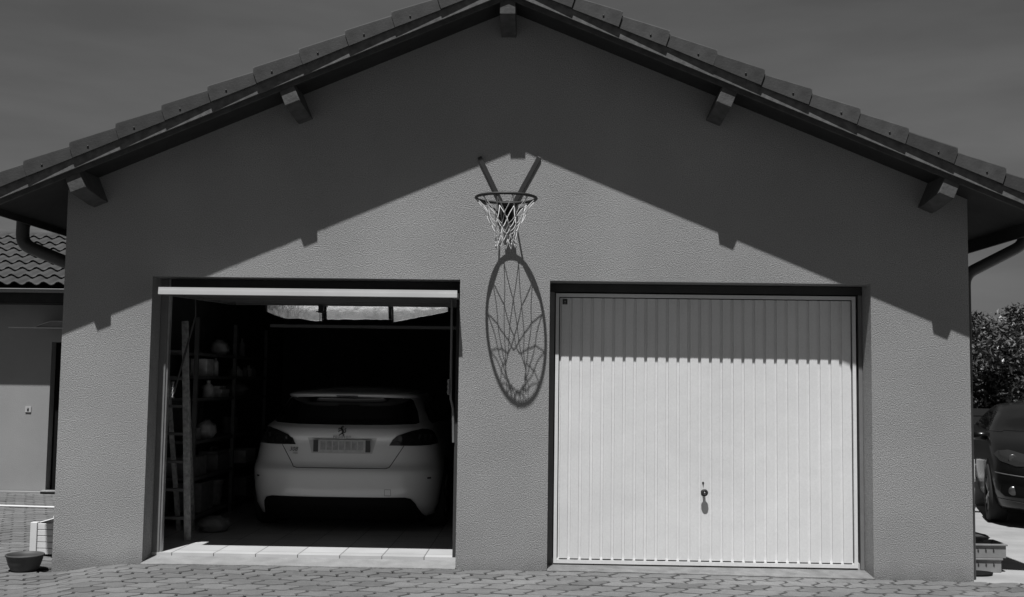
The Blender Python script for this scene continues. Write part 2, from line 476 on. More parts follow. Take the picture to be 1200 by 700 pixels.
n = len(prof); vs = [(x, y, zA) for x, y in prof] + [(x, y, zB) for x, y in prof]
b.add(vs, [(i, i+1, n+i+1, n+i) for i in range(n-1)])
door = b.build('garage_door', M_white, garage)
door['label'] = 'closed white ribbed panel door'
b = MB(); b.box(XL0+.027, XL1-.027, YL+.026, YL+.034, Z0+.02, Z1-.02); b.build('backing', M_void, door)
# notch tabs in the leaf above: boxes added as light dots at groove feet
b = MB(); b.box(EX0+.003, XL0-.010, YL+.006, YL+.06, .002, Z1+.010, 0); b.build('door_frame', [M_frame, M_framed], door)
b = MB(); b.box(XL1+.022, EX1-.003, YL+.004, YL+.06, .002, Z1+.010, 0); b.build('door_frame', [M_frame, M_framed], door)
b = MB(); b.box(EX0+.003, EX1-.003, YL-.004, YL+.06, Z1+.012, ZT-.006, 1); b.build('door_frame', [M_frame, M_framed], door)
M_k = Matrix.Translation((1.538, YL+.006, .586)) @ Matrix.Rotation(PI/2, 4, 'X')
b = MB(); b.lathe([(.0, .001), (.022, .001), (.022, .006), (.012, .010), (.011, .030), (.027, .040), (.0285, .052), (.022, .060), (.010, .0605), (.009, .056), (.0, .056)], 24, M_k)
h = b.build('handle', M_hoop, door)
b = MB(); b.lathe([(.0, .057), (.007, .0575), (.0075, .0605), (.0, .0615)], 12, M_k); b.build('lock_cylinder', M_steel, door)
b = MB(); b.lathe([(.0, .004), (.008, .003), (.008, 0)], 12, Matrix.Translation((1.534, YL+.005, .660)) @ Matrix.Rotation(PI/2, 4, 'X'))
b.prism([(1.530, .655), (1.5385, .655), (1.536, .630), (1.533, .630)], 'y', YL+.001, YL+.005)
b.build('keyhole', M_hoop, door)
# little square maker's plate at the top left corner
cx, cz, q = .425, 2.088, .019
b = MB(); b.box(cx-q, cx+q, YL-.001, YL+.004, cz-q-.003, cz+q+.003, 0)
b.prism([(cx-.006, cz-.006), (cx+.006, cz-.006), (cx+.006, cz+.008), (cx-.006, cz+.008)], 'y', YL-.003, YL-.0015, 1)
b.prism([(cx-.009, cz-q-.002), (cx+.009, cz-q-.002), (cx, cz-.010)], 'y', YL-.003, YL-.0015, 1)
b.build('maker_plate', [M_dsteel, M_midg], door)

# ---- open door on the left: leaf lifted flat below the lintel, its bottom edge sticking out
b = MB()
lx0, lx1 = -2.742, -.417; yf, yb_ = -.175, 1.92
b.box(lx0, lx1, yf, yf+.032, 2.079, 2.136, 0)
b.box(lx0, lx1, yf-.004, yf-.0001, 2.081, 2.112, 0)
b.box(lx0, lx0+.03, yf+.0325, yb_, 2.080, 2.120, 1); b.box(lx1-.03, lx1, yf+.0325, yb_, 2.080, 2.120, 1); b.box(lx0+.0305, lx1-.0305, yb_-.03, yb_, 2.082, 2.12, 1)
b.box(lx0+.0305, lx1-.0305, yf+.0325, yb_-.0305, 2.112, 2.128, 1)
for k in range(3): b.box(lx0+.0305, lx1-.0305, .35+k*.5, .39+k*.5, 2.085, 2.1115, 1)
b.v = [(x, y, z + max(0, y+.14)*.030) for x, y, z in b.v]
odoor = b.build('garage_door', [M_whitebar, M_liner], garage); odoor['label'] = 'open up-and-over door lifted under the lintel'
b = MB()
b.box(DX0+.003, -2.795, YL-.02, YL+.05, .024, ZT-.004, 0); b.build('door_frame', [M_frame, M_framed, M_steel], odoor)
b = MB(); b.box(-2.7945, -2.780, YL-.005, YL+.045, .046, ZT-.004, 2); b.build('guide_rail', [M_frame, M_framed, M_steel], odoor)
b = MB(); b.box(-.448, DX1-.003, YL-.02, YL+.05, .024, ZT-.004, 1); b.build('door_frame', [M_frame, M_framed, M_steel], odoor)
b = MB(); b.box(-2.779, -.449, YL-.0, YL+.05, 2.145, ZT-.005, 1); b.build('door_frame', [M_frame, M_framed, M_steel], odoor)
b = MB(); b.tube([(-.482, .16, 2.085), (-.480, .17, 1.30), (-.462, .19, 1.22), (-.455, .20, .95)], .010, 8); b.build('door_arm', M_frame, odoor)
b = MB(); b.tube([(-2.60, .30, 2.07), (-2.60, .32, 1.94), (-2.752, .30, 1.30)], .009, 8); b.build('door_arm', M_dsteel, odoor)
b = MB()
for (x, y, z0, z1) in ((-.497, .15, 1.33, 1.45), (-2.757, .29, 1.27, 1.40)):
    b = MB(); b.tube([(x + .011*math.cos(t*2.2), y + .011*math.sin(t*2.2), z0 + (z1-z0)*t/60) for t in range(61)], .003, 5)
    b.build('spring', M_steel, odoor)
b = MB(); b.box(-2.45, -.46, 2.20, 2.225, 1.945, 1.975); b.build('cross_rail', M_liner, odoor)
# curved strips of reflective lining hanging at the leaf's inner edge
for k, (x0, x1, sg, dr0, dr1) in enumerate(((-2.45, -1.879, .0, .15, .165), (-1.873, -1.218, .0, .155, .15), (-1.214, -.64, .0, .178, .06))):
    b = MB(); N = 18; Mh = 10; vs = []; rn = random.Random(k)
    for i in range(N+1):
        t = i/N; x = x0 + (x1-x0)*t; dr = dr0 + (dr1-dr0)*t + rn.uniform(-.003, .003)
        if k == 0: dr *= min(1, .5 + t*1.3)*(1 + .06*math.sin(9*t))
        for j in range(Mh+1):
            u = j/Mh
            # cross-section: comes in from the front almost level, turns down
            a = u*1.25 + .18
            y = 1.96 + .16*(math.sin(a)-.18)/.95 * (1 if u < 1 else 1); z = 2.150 - dr*u**1.15
            z = 2.165 - dr*u; vs.append((x, 1.93 + dr*(.40*u + .035*math.sin(PI*u)) + rn.uniform(-.0006,.0006), z))  # tilt shaped to mirror the sunlit floor as a bright patch
    b.add(vs, [(i*(Mh+1)+j, (i+1)*(Mh+1)+j, (i+1)*(Mh+1)+j+1, i*(Mh+1)+j+1) for i in range(N) for j in range(Mh)], 0, True)
    o = b.build('lining_strip', M_foil, odoor, fixn=False); sm = o.modifiers.new('t', 'SOLIDIFY'); sm.thickness = .003
b = MB(); b.box(-1.905, -1.86, 1.86, 1.93, 2.075, 2.14); b.box(-1.895, -1.889, 1.885, 1.89, 1.98, 2.08); b.box(-1.93, -1.84, 1.87, 1.90, 2.082, 2.09); b.build('latch', M_hoop, odoor)

# ------------------------------------------------------------------ basketball hoop
hoop = empty('basketball_hoop', (-.04, 0, 2.82), label='dark metal basketball hoop with white net fixed high on the stucco wall', cat='basketball hoop')
RC = Vector((-.042, -.385, 2.823)); RR = .228
def ringp(a, r=RR, dz=0): return RC + Vector((r*math.cos(a), r*math.sin(a), dz - .0*math.sin(a)))
b = MB(); b.tube([ringp(2*PI*k/64) for k in range(64)], .0112, 10, closed=True)
for k in range(12):
    a = 2*PI*(k+.5)/12; b.tube([ringp(a-.035, RR-.002, -.008), ringp(a-.02, RR-.004, -.020), ringp(a+.02, RR-.004, -.020), ringp(a+.035, RR-.002, -.008)], .0028, 5)
b.build('ring', M_hoop, hoop)
b = MB(); b.box(-.122, .040, -.008, -.001, 2.685, 2.865); b.box(-.085, .003, -.160, -.0085, 2.800, 2.812)
b.prism([(-.160, 2.799), (-.009, 2.799), (-.009, 2.700)], 'x', -.083, -.077); b.prism([(-.160, 2.799), (-.009, 2.799), (-.009, 2.700)], 'x', -.005, .001)
b.box(-.076, -.006, -.016, -.0085, 2.700, 2.799)
b.build('bracket', M_hoop, hoop, bevel=.002)
for sx in (-1, 1):
    b = MB(); a0 = ringp(PI*.5 - sx*1.15, RR, -.006)
    b.tube([a0, (-.041 + sx*.10, -.17, 2.775), (-.041 + sx*.06, -.014, 2.745)], .007, 8)
    b.build('side_brace', M_hoop, hoop)
for sx, xt in ((-1, -.271), (1, .203)):
    b = MB(); a = Vector((-.041 + sx*.030, -.009, 2.81)); t = Vector((xt, -.009, 3.215)); d = (t-a).normalized(); r_ = Vector((d.z, 0, -d.x)); u_ = Vector((0,1,0))
    ho, hi = .0165, .013; vs = []
    for p in (a, t):
        for q_ in (ho, hi):
            for i, j in ((-1,-1),(1,-1),(1,1),(-1,1)): vs.append(p + r_*i*q_ + u_*j*(.007 if q_ == ho else .005))
    fs = []
    for k in range(4):
        l = (k+1) % 4; fs += [(k, l, 8+l, 8+k), (4+k, 12+k, 12+l, 4+l), (8+k, 8+l, 12+l, 12+k), (k, 4+k, 4+l, l)]
    b.add(vs, fs); ub = b.build('upright_bar', M_hoop, hoop)
    b = MB(); b.beam(t - d*.012, t + d*.004, .022, .0095, up=(0,1,0)); b.build('end_cap', M_steel, ub)
# net: 12 hooks, crossing cords
b = MB(); NH = 12; rn = random.Random(5)
lev = [(RR-.006, -.020), (.148, -.130), (.104, -.205), (.080, -.265), (.074, -.315), (.086, -.375)]
knots = []
for li, (r, dz) in enumerate(lev):
    row = []
    for k in range(NH):
        a = 2*PI*(k + .5 + (li % 2)*.5)/NH + (rn.uniform(-.05, .05) if li else 0)
        j = 0 if li == 0 else 1
        row.append(RC + Vector(((r + j*rn.uniform(-.005,.005))*math.cos(a), (r + j*rn.uniform(-.005,.005))*math.sin(a), dz + j*rn.uniform(-.008,.008))))
    knots.append(row)
for li in range(len(lev)-1):
    for k in range(NH):
        p = knots[li][k]
        for m in ((k-1) % NH, k) if li % 2 == 0 else (k, (k+1) % NH):
            q_ = knots[li+1][m]
            c = Vector((RC.x, RC.y, 0)); pts = []
            for t in range(6):
                t /= 5; w = p.lerp(q_, t); rad = Vector((w.x-c.x, w.y-c.y, 0)); bow = (-.010 if li == 0 else .002)*math.sin(PI*t)
                w = w + rad.normalized()*bow; w.z -= (.0 if li == 0 else .010)*math.sin(PI*t); pts.append(w)
            b.tube(pts, .0033, 5)
for li in range(1, len(lev)):
    for k in range(NH):
        p = knots[li][k]; b.tube([p + Vector((0,0,.006)), p, p - Vector((0,0,.007))], [.003,.0046,.003], 5)
b.build('net', M_net, hoop, fixn=False)

# ------------------------------------------------------------------ cars
class Shell:
    """car body surface: rounded plan outline at each height; rear at y=0, nose at +L"""
    def __init__(s, tab, ar=.70, nr=3.5, af=.85, nf=3.0): s.tab = tab; s.ar = ar; s.nr = nr; s.af = af; s.nf = nf
    def at(s, z):
        T = s.tab
        if z <= T[0][0]: return T[0][1:]
        for a, c in zip(T, T[1:]):
            if z <= c[0]:
                t = (z-a[0])/(c[0]-a[0]); return tuple(a[i]*(1-t)+c[i]*t for i in (1,2,3))
        return T[-1][1:]
    def rear(s, x, z):
        yr, yf, w = s.at(z); t = min(abs(x)/w, .99999); return yr + s.ar*(1-(1-t**s.nr)**(1/s.nr))
    def nose(s, x, z):
        yr, yf, w = s.at(z); t = min(abs(x)/w, .99999); return yf - s.af*(1-(1-t**s.nf)**(1/s.nf))
    def flank(s, y, z):
        yr, yf, w = s.at(z)
        if y < yr + s.ar: t = max(0, 1-(y-yr)/s.ar); return w*(1-t**s.nr)**(1/s.nr)
        if y > yf - s.af: t = max(0, 1-(yf-y)/s.af); return w*(1-t**s.nf)**(1/s.nf)
        return w
    def outline(s, z, n=20):
        yr, yf, w = s.at(z); P = []
        for k in range(-n, n+1):
            a = k/n*PI/2; sa, ca = math.sin(a), math.cos(a)
            P.append((w*math.copysign(abs(sa)**(2/s.nr), sa), yr + s.ar*(1-abs(ca)**(2/s.nr)), z))
        for k in range(1, 9):   # right flank
            y0 = yr+s.ar; y1 = yf-s.af; P.append((w, y0+(y1-y0)*k/9, z))
        for k in range(n, -n-1, -1):
            a = k/n*PI/2; sa, ca = math.sin(a), math.cos(a)
            P.append((w*math.copysign(abs(sa)**(2/s.nf), sa), yf - s.af*(1-abs(ca)**(2/s.nf)), z))
        for k in range(8, 0, -1):
            y0 = yr+s.ar; y1 = yf-s.af; P.append((-w, y0+(y1-y0)*k/9, z))
        return P
    def mesh(s, zs, mi=0):
        b = MB(); rings = [s.outline(z) for z in zs]; n = len(rings[0]); vs = [p for R in rings for p in R]
        fs = [(i*n+k, i*n+(k+1) % n, (i+1)*n+(k+1) % n, (i+1)*n+k) for i in range(len(rings)-1) for k in range(n)]
        b.add(vs, fs, mi, True)
        # close the top (crowned) and the floor
        top = rings[-1]; zt = zs[-1]; yr, yf, w = s.at(zt)
        N = 6; prev = list(range(len(b.v)-n, len(b.v))); base = [Vector(p) for p in top]; cy = (yr+yf)/2
        vv = []; ff = []
        for j in range(1, N+1):
            k_ = 1-j/N if j < N else 0.001
            for p in base: vv.append(Vector((p.x*k_, cy+(p.y-cy)*k_, zt + .045*(1-k_*k_))))
        off = len(b.v); b.v += [tuple(p) for p in vv]
        idx = [prev] + [list(range(off+(j)*n, off+(j+1)*n)) for j in range(N)]
        for j in range(N):
            for k in range(n): b.f.append([idx[j][k], idx[j][(k+1) % n], idx[j+1][(k+1) % n], idx[j+1][k]]); b.m.append(mi); b.sm.append(True); b.t.append(1.0)
        b.f.append(list(range(n))[::-1]); b.m.append(mi); b.sm.append(False); b.t.append(1.0)
        return b
    def patch(s, poly, mode, d=.006, mi=0, cuts=5, b=None, side=1):
        """2D polygon laid on the surface. mode rear/nose: (x,z); flank: (y,z)"""
        bm = bmesh.new(); vv = [bm.verts.new((p[0], p[1], 0)) for p in poly]; bm.faces.new(vv)
        bmesh.ops.triangulate(bm, faces=bm.faces)
        L = max(e.calc_length() for e in bm.edges)
        for _ in range(6):
            E = [e for e in bm.edges if e.calc_length() > .055]
            if not E: break
            bmesh.ops.subdivide_edges(bm, edges=E, cuts=1); bmesh.ops.triangulate(bm, faces=bm.faces)
        def P(a, z):
            if mode == 'rear': return Vector((a, s.rear(a, z), z))
            if mode == 'nose': return Vector((a, s.nose(a, z), z))
            return Vector((side*s.flank(a, z), a, z))
        def Q(a, z, d):
            e = .004; p = P(a, z); t1 = P(a+e, z)-P(a-e, z); t2 = P(a, z+e)-P(a, z-e); n = t1.cross(t2).normalized()
            ref = Vector((0,-1,0)) if mode == 'rear' else Vector((0,1,0)) if mode == 'nose' else Vector((side,0,0))
            if n.dot(ref) < 0: n = -n
            return p + n*d
        bm.verts.ensure_lookup_table(); bm.verts.index_update()
        top = [Q(v.co.x, v.co.y, d) for v in bm.verts]; fs = [tuple(v.index for v in f.verts) for f in bm.faces]
        b = b or MB(); b.add(top, fs, mi, True)
        for e in bm.edges:
            if len(e.link_faces) == 1:
                a, c = e.verts; b.add([Q(a.co.x, a.co.y, d), Q(c.co.x, c.co.y, d), Q(c.co.x, c.co.y, -.004), Q(a.co.x, a.co.y, -.004)], [(0,1,2,3)], mi)
        bm.free(); return b
    def line(s, pts, mode, r=.003, mi=0, b=None, side=1, d=0.0005):
        b = b or MB(); out = []
        for p, q_ in zip(pts, pts[1:]):
            for k in range(8):
                t = k/8; a, z = p[0]*(1-t)+q_[0]*t, p[1]*(1-t)+q_[1]*t; out.append((a, z))
        out.append(pts[-1])
        f = {'rear': lambda a, z: (a, s.rear(a, z)-d, z), 'nose': lambda a, z: (a, s.nose(a, z)+d, z), 'flank': lambda a, z: (side*(s.flank(a, z)+d), a, z)}[mode]
        b.tube([f(*p) for p in out], r, 6, mi=mi); return b
def mir(poly): return [(-x, z) for x, z in poly][::-1]
def wheel(parent, x, y, r, side, wd=.19):
    M = Matrix.Translation((x, y, r)) @ Matrix.Rotation(side*PI/2, 4, 'Y')
    b = MB(); b.lathe([(r*.66, -wd/2), (r*.95, -wd/2), (r, -wd/2+.02), (r, wd/2-.02), (r*.95, wd/2), (r*.66, wd/2-.005), (r*.64, wd/2-.03), (r*.64, -wd/2+.03), (r*.66, -wd/2)], 36, M)
    t = build_local(b, 'wheel', M_rubber, parent)
    b = MB(); b.lathe([(r*.64, wd/2-.01), (r*.60, wd/2-.012), (r*.58, wd/2-.05), (r*.2, wd/2-.06), (0, wd/2-.06)], 30, M, mi=1)
    b.lathe([(r*.16, wd/2-.05), (r*.14, wd/2-.015), (0, wd/2-.012)], 18, M)
    for k in range(5):
        a = 2*PI*k/5 + .3
        for da in (-.14, .14):
            c, s_ = math.cos(a), math.sin(a); c2, s2 = math.cos(a+da), math.sin(a+da)
            b.beam(M @ Vector((c*r*.12, s_*r*.12, wd/2-.022)), M @ Vector((c2*r*.62, s2*r*.62, wd/2-.016)), .022, .02, up=M.to_3x3() @ Vector((0,0,1)))
    rim = build_local(b, 'rim', [M_rim, M_plastic], t)
    return t
def text_mesh(txt, size, parent, name, m, M, spacing=1.0, extr=.001, shear=0.):
    c = bpy.data.curves.new(name, 'FONT'); c.body = txt; c.size = size; c.align_x = 'CENTER'; c.align_y = 'CENTER'; c.extrude = extr; c.space_character = spacing; c.shear = shear
    o = bpy.data.objects.new(name, c); COL.objects.link(o); bpy.context.view_layer.update()
    me = bpy.data.meshes.new_from_object(o.evaluated_get(bpy.context.evaluated_depsgraph_get())); bpy.data.objects.remove(o)
    me.name = name; me.materials.clear(); me.materials.append(m); me.transform(M)
    o = bpy.data.objects.new(name, me); COL.objects.link(o); o.parent = parent; return o

# white hatchback, tail towards the camera. local z from the garage floor
tabA = [(.135,.13,4.1,.78),(.16,.10,4.15,.83),(.26,.035,4.22,.865),(.40,.012,4.25,.88),(.50,.003,4.25,.887),(.56,.0,4.24,.889),(.585,.012,4.22,.889),(.610,.034,4.20,.887),(.63,.050,4.18,.884),
        (.66,.060,4.15,.878),(.74,.070,4.1,.866),(.80,.075,3.98,.855),(.855,.080,3.85,.842),(.865,.068,3.8,.838),(.905,.072,3.55,.822),(.945,.085,3.35,.803),(.968,.115,3.2,.788),(.985,.180,3.1,.772),
        (1.02,.215,2.98,.735),(1.10,.27,2.78,.698),(1.20,.345,2.5,.652),(1.225,.362,2.45,.640),(1.236,.290,2.42,.636),(1.25,.268,2.38,.630),(1.262,.285,2.34,.618),(1.275,.36,2.28,.59),(1.285,.50,2.2,.56)]
shA = Shell(tabA)
car = empty('parked_car', (-1.555, 1.30, .045), 0, label='white hatchback car parked nose-in inside the open garage', cat='car')
zsA = [t[0] for t in tabA]; zz = []
for a, c in zip(zsA, zsA[1:]):
    k = max(1, int((c-a)/.03)); zz += [a+(c-a)*i/k for i in range(k)]
zz.append(zsA[-1])
build_local(shA.mesh(zz), 'body', M_carw, car, fixn=False)
P = shA.patch
# rear screen
sc = [(-.66,.990),(-.40,.981),(0,.978),(.40,.981),(.64,.990),(.665,1.0),(.635,1.10),(.585,1.20),(.56,1.222),(.3,1.231),(0,1.233),(-.3,1.231),(-.56,1.222),(-.595,1.20),(-.655,1.10),(-.695,1.0)]
build_local(P(sc, 'rear', .003), 'rear_window', M_glass, car)
b = P([(-.10,1.238),(.10,1.238),(.10,1.246),(-.10,1.246)], 'rear', .004); build_local(b, 'brake_light', M_lampi, car)
lamp = [(.425,.800),(.445,.800),(.60,.797),(.70,.797),(.78,.800),(.83,.810),(.82,.86),(.80,.900),(.775,.928),(.745,.942),(.70,.945),(.62,.930),(.50,.890),(.462,.862)]
for pl, sg in ((lamp, 1), (mir(lamp), -1)):
    l_ = build_local(P(pl, 'rear', .010), 'tail_light', M_lampr, car)
    b = MB()
    for k in range(3):
        q_ = [(.66+.045*k,.850),(.685+.045*k,.845),(.70+.045*k,.895),(.68+.045*k,.900)]
        b = P(q_ if sg > 0 else mir(q_), 'rear', .0115, b=b)
    build_local(b, 'lamp_lens', M_lampi, l_)
# tailgate shut line and bumper joint
b = shA.line([(-.555,.795),(-.435,.606),(-.40,.596),(.40,.596),(.435,.606),(.555,.795)], 'rear', .0035, d=-.0005)
build_local(b, 'tailgate_gap', M_plastic, car)
# plate recess, plate
b = P([(-.275,.725),(.275,.725),(.315,.868),(-.315,.868)], 'rear', .0012); build_local(b, 'plate_recess', mat('car_recess', .42, .3, coat=.4), car)
yp = shA.rear(.0, .80) - .012
b = MB(); b.box(-.262, .262, yp-.004, yp, .735, .848, 0); pl = build_local(b, 'number_plate', M_plate, car)
for x in (-.259, .215): b = MB(); b.box(x, x+.044, yp-.006, yp-.0045, .738, .845); build_local(b, 'plate_band', M_plateb, pl)
b = MB(); rn = random.Random(2)
for k in range(7):   # blurred, unreadable characters: soft grey rectangles
    b.box(-.195+.057*k, -.148+.057*k, yp-.0055, yp-.0045, .757, .835)
build_local(b, 'plate_blur', mat('plate_grey', .30, .5, var=.2, vscale=25), pl)
# valance, tow-eye cover
val = [(-.66,.150),(-.645,.30),(-.62,.328),(-.58,.338),(.56,.338),(.61,.325),(.65,.285),(.735,.150)]
val = [(-.715,.137),(-.700,.29),(-.68,.325),(-.63,.338),(.58,.338),(.63,.325),(.665,.285),(.745,.137)]
build_local(P(val, 'rear', .016), 'bumper_valance', M_plastic, car)
b = shA.line([(.40,.355),(.455,.355),(.455,.41),(.40,.41),(.40,.355)], 'rear', .002, d=-.0005); build_local(b, 'tow_cover', mat('car_gap', .12, .6), car)
for sx in (-1, 1):
    b = P([(sx*.77,.50),(sx*.80,.50),(sx*.80,.515),(sx*.77,.515)][::sx], 'rear', .002); build_local(b, 'parking_sensor', M_dark, car)
# rampant-lion badge built from strokes, and the lettering
b = MB(); yb = shA.rear(0, .915) - .004
def bl(pts, w):
    for p, q_ in zip(pts, pts[1:]): b.beam((p[0], yb, p[1]), (q_[0], yb, q_[1]), w, .004, up=(0,1,0))
    for p in pts: b.lathe([(0,.002),(w/2,.002),(w/2,-.002),(0,-.002)], 8, Matrix.Translation((p[0], yb, p[1])) @ Matrix.Rotation(PI/2, 4, 'X'), smooth=False)
bz0 = .892
bl([(.000,bz0+.012),(.006,bz0+.03),(-.002,bz0+.048),(-.010,bz0+.058)], .018)          # trunk
bl([(-.010,bz0+.060),(-.003,bz0+.073),(.012,bz0+.073)], .014)                          # head
bl([(-.006,bz0+.052),(-.026,bz0+.060),(-.036,bz0+.052)], .009); bl([(-.004,bz0+.040),(-.024,bz0+.038),(-.034,bz0+.028)], .009)
bl([(.0,bz0+.014),(-.016,bz0+.006),(-.028,bz0-.004)], .010); bl([(.004,bz0+.014),(.014,bz0+.0),(.006,bz0-.010)], .010)
bl([(.008,bz0+.022),(.024,bz0+.020),(.030,bz0+.036),(.022,bz0+.050),(.033,bz0+.060)], .008)
build_local(b, 'badge', M_chrome, car)
RX = Matrix.Rotation(PI/2, 4, 'X')
text_mesh('PEUGEOT', .030, car, 'badge_lettering', M_chrome, Matrix.Translation((0, shA.rear(0,.862)-.010, .872)) @ RX, 1.35)
def on_rear(x, z, d=.014):
    a = math.atan2(shA.rear(x+.05, z)-shA.rear(x-.05, z), .10)
    return Matrix.Translation((x, min(shA.rear(x-.05, z), shA.rear(x, z), shA.rear(x+.05, z)+0) - d*.0 - .003, z)) @ Matrix.Rotation(a, 4, 'Z') @ RX
def lay(o, off):   # drape flat lettering on the tailgate
    for v in o.data.vertices: v.co.y = shA.rear(v.co.x, v.co.z) - off 
M_letter = mat('letter_dark', .02, .5)
o = text_mesh('308', .050, car, 'model_lettering', M_letter, Matrix.Translation((-.445, 0, .757)) @ RX, 1.05, extr=.0, shear=.25); lay(o, .008)
o = text_mesh('HDi', .026, car, 'model_lettering', M_chrome, Matrix.Translation((-.425, 0, .722)) @ RX, 1.1, extr=.0); lay(o, .008)
for sd in (-1, 1):
    for pg in ([(.62,.99),(1.02,.985),(1.02,1.17),(.86,1.19),(.70,1.12)], [(1.06,.985),(1.85,.975),(1.85,1.19),(1.06,1.18)], [(1.89,.975),(2.75,.968),(2.42,1.12),(2.15,1.18),(1.89,1.19)]):
        build_local(P(pg, 'flank', .003, side=sd), 'side_window', M_glass, car)
    for yc in (.80, 3.42):
        b = P([(yc+.375*math.cos(2*PI*k/24), max(.14, .30+.375*math.sin(2*PI*k/24))) for k in range(24)], 'flank', .002, side=sd)
        build_local(b, 'wheel_arch', M_plastic, car)
    for yc in (.80, 3.42): wheel(car, sd*.805, yc, .305, sd)

# black car on the right, nose towards the camera
tabB = [(.17,.15,4.05,.80),(.22,.08,4.12,.84),(.35,.02,4.18,.865),(.50,.0,4.20,.875),(.62,.02,4.17,.875),(.72,.05,4.10,.87),(.80,.08,3.98,.86),(.88,.10,3.75,.85),(.94,.14,3.45,.835),(.98,.2,3.2,.815),
        (1.03,.26,3.0,.775),(1.13,.40,2.7,.70),(1.22,.55,2.35,.63),(1.27,.75,2.15,.58),(1.29,.9,2.0,.54)]
shB = Shell(tabB, .6, 3.2, .75, 2.7)
car2 = empty('parked_car', (7.12, 6.95, -.05), math.radians(163), label='black car parked beside the garage in front of the dark fence', cat='car')
zz = []
for a, c in zip(tabB, tabB[1:]):
    k = max(1, int((c[0]-a[0])/.04)); zz += [a[0]+(c[0]-a[0])*i/k for i in range(k)]
zz.append(tabB[-1][0])
build_local(shB.mesh(zz), 'body', M_cark, car2, fixn=False)
P2 = shB.patch
hl = [(.40,.70),(.50,.66),(.66,.655),(.79,.70),(.835,.76),(.80,.80),(.70,.815),(.52,.77)]
for pg, sg in ((hl, 1), (mir(hl), -1)):
    l_ = build_local(P2(pg, 'nose', .008), 'headlight', mat('headlamp_glass', .02, .1, spec=.6), car2)
    cx = sg*.68; b = MB(); b.lathe([(.045,.004),(.040,.010),(.030,.006),(0,.004)], 18, Matrix.Translation((cx, shB.nose(cx,.735)+.006,.735)) @ Matrix.Rotation(-PI/2, 4, 'X')); build_local(b, 'lamp_lens', M_chrome, l_)
    fg = [(.55,.33),(.76,.33),(.80,.37),(.79,.45),(.70,.47),(.55,.42)]
    f_ = build_local(P2(fg if sg > 0 else mir(fg), 'nose', .003), 'fog_surround', M_plastic, car2)
    b = MB(); cx = sg*.69; b.lathe([(.05,.004),(.045,.014),(.02,.018),(0,.018)], 18, Matrix.Translation((cx, shB.nose(cx,.40)+.0,.40)) @ Matrix.Rotation(-PI/2, 4, 'X')); build_local(b, 'fog_light', M_chrome, f_)
build_local(P2([(-.48,.29),(.48,.29),(.52,.40),(.46,.55),(-.46,.55),(-.52,.40)], 'nose', .004), 'grille', M_plastic, car2)
b = MB()
for z in (.33,.37,.41,.45,.49,.53): b = shB.line([(-.47,z),(.47,z)], 'nose', .005, b=b, d=.008)
build_local(b, 'grille_bars', M_chrome, car2)
b = MB()
for z, x0, x1 in ((.30,-.84,.84),(.575,-.86,.86)): b = shB.line([(x0*.98,z),(x0*.7,z-.02),(0,z-.03),(x1*.7,z-.02),(x1*.98,z)], 'nose', .006, b=b, d=.001)
build_local(b, 'bumper_line', M_shelf, car2)
build_local(P2([(-.74,1.0),(.74,1.0),(.60,1.195),(.3,1.23),(-.3,1.23),(-.60,1.195)], 'nose', .003), 'windscreen', M_glass, car2)
yp2 = shB.nose(0,.60)+.008
b = MB(); b.box(-.26,.26,yp2,yp2+.006,.56,.67); build_local(b, 'number_plate', M_plate, car2)
for sd in (-1, 1):
    for pg in ([(.75,1.0),(1.85,.99),(1.85,1.20),(1.0,1.18)], [(1.9,.99),(2.95,.985),(2.45,1.14),(2.2,1.19),(1.9,1.20)]): build_local(P2(pg, 'flank', .003, side=sd), 'side_window', M_glass, car2)
    for yc in (.75, 3.33):
        b = P2([(yc+.38*math.cos(2*PI*k/24), max(.18, .32+.38*math.sin(2*PI*k/24))) for k in range(24)], 'flank', .002, side=sd)
        build_local(b, 'wheel_arch', M_plastic, car2)
    for yc in (.75, 3.33): wheel(car2, sd*.80, yc, .318, sd)
    b = MB(); b.lathe([(.0,-.05),(.06,-.045),(.085,0),(.07,.04),(0,.05)], 14, Matrix.Translation((sd*.90,2.80,.93)) @ Matrix.Scale(1.3,4,(1,0,0))); b.beam((sd*.80,2.80,.90),(sd*.88,2.80,.92),.05,.02)
    build_local(b, 'wing_mirror', M_cark, car2)

# ------------------------------------------------------------------ stepladder and shelf rack inside
lad = empty('stepladder', (-2.95, .9, .045), label='worn wooden stepladder standing just inside the left door jamb', cat='ladder')
b = MB(); b.beam((-2.765,.84,.046),(-2.885,.93,1.93),.055,.030,up=(0,1,0)); b.build('side_rail', M_tarp, lad, bevel=.003)
b = MB(); b.beam((-3.235,.84,.046),(-3.115,.93,1.93),.055,.030,up=(0,1,0)); b.build('side_rail', M_tarp, lad, bevel=.003)
for sx, xa_, xb_ in ((1,-2.93,-2.90),(-1,-3.06,-3.09)):
    b = MB(); b.beam((xa_,1.50,.046),(xb_,.97,1.90),.038,.026,up=(0,1,0)); b.build('rear_leg', M_tarp, lad)
for i in range(7):
    z = .235 + .238*i; t = (z-.045)/1.89; x1 = -2.79 - .12*t; x0 = -3.21 + .12*t; y = .84 + .09*t
    b = MB(); b.box(x0, x1, y-.02, y+.06, z-.011, z+.011); b.build('rung', M_shelf, lad)
rack = empty('shelf_rack', (-3.18, 2.8, .045), label='tall metal shelf rack full of odds and ends along the left inner wall', cat='shelf')
for y in (1.62, 2.92, 4.22):
    for x in (-3.33, -2.99): b = MB(); b.box(x-.018, x+.018, y-.018, y+.018, .046, 2.0); b.build('upright', M_shelf, rack)
SZ = [.14,.50,.84,1.24,1.45,1.67]
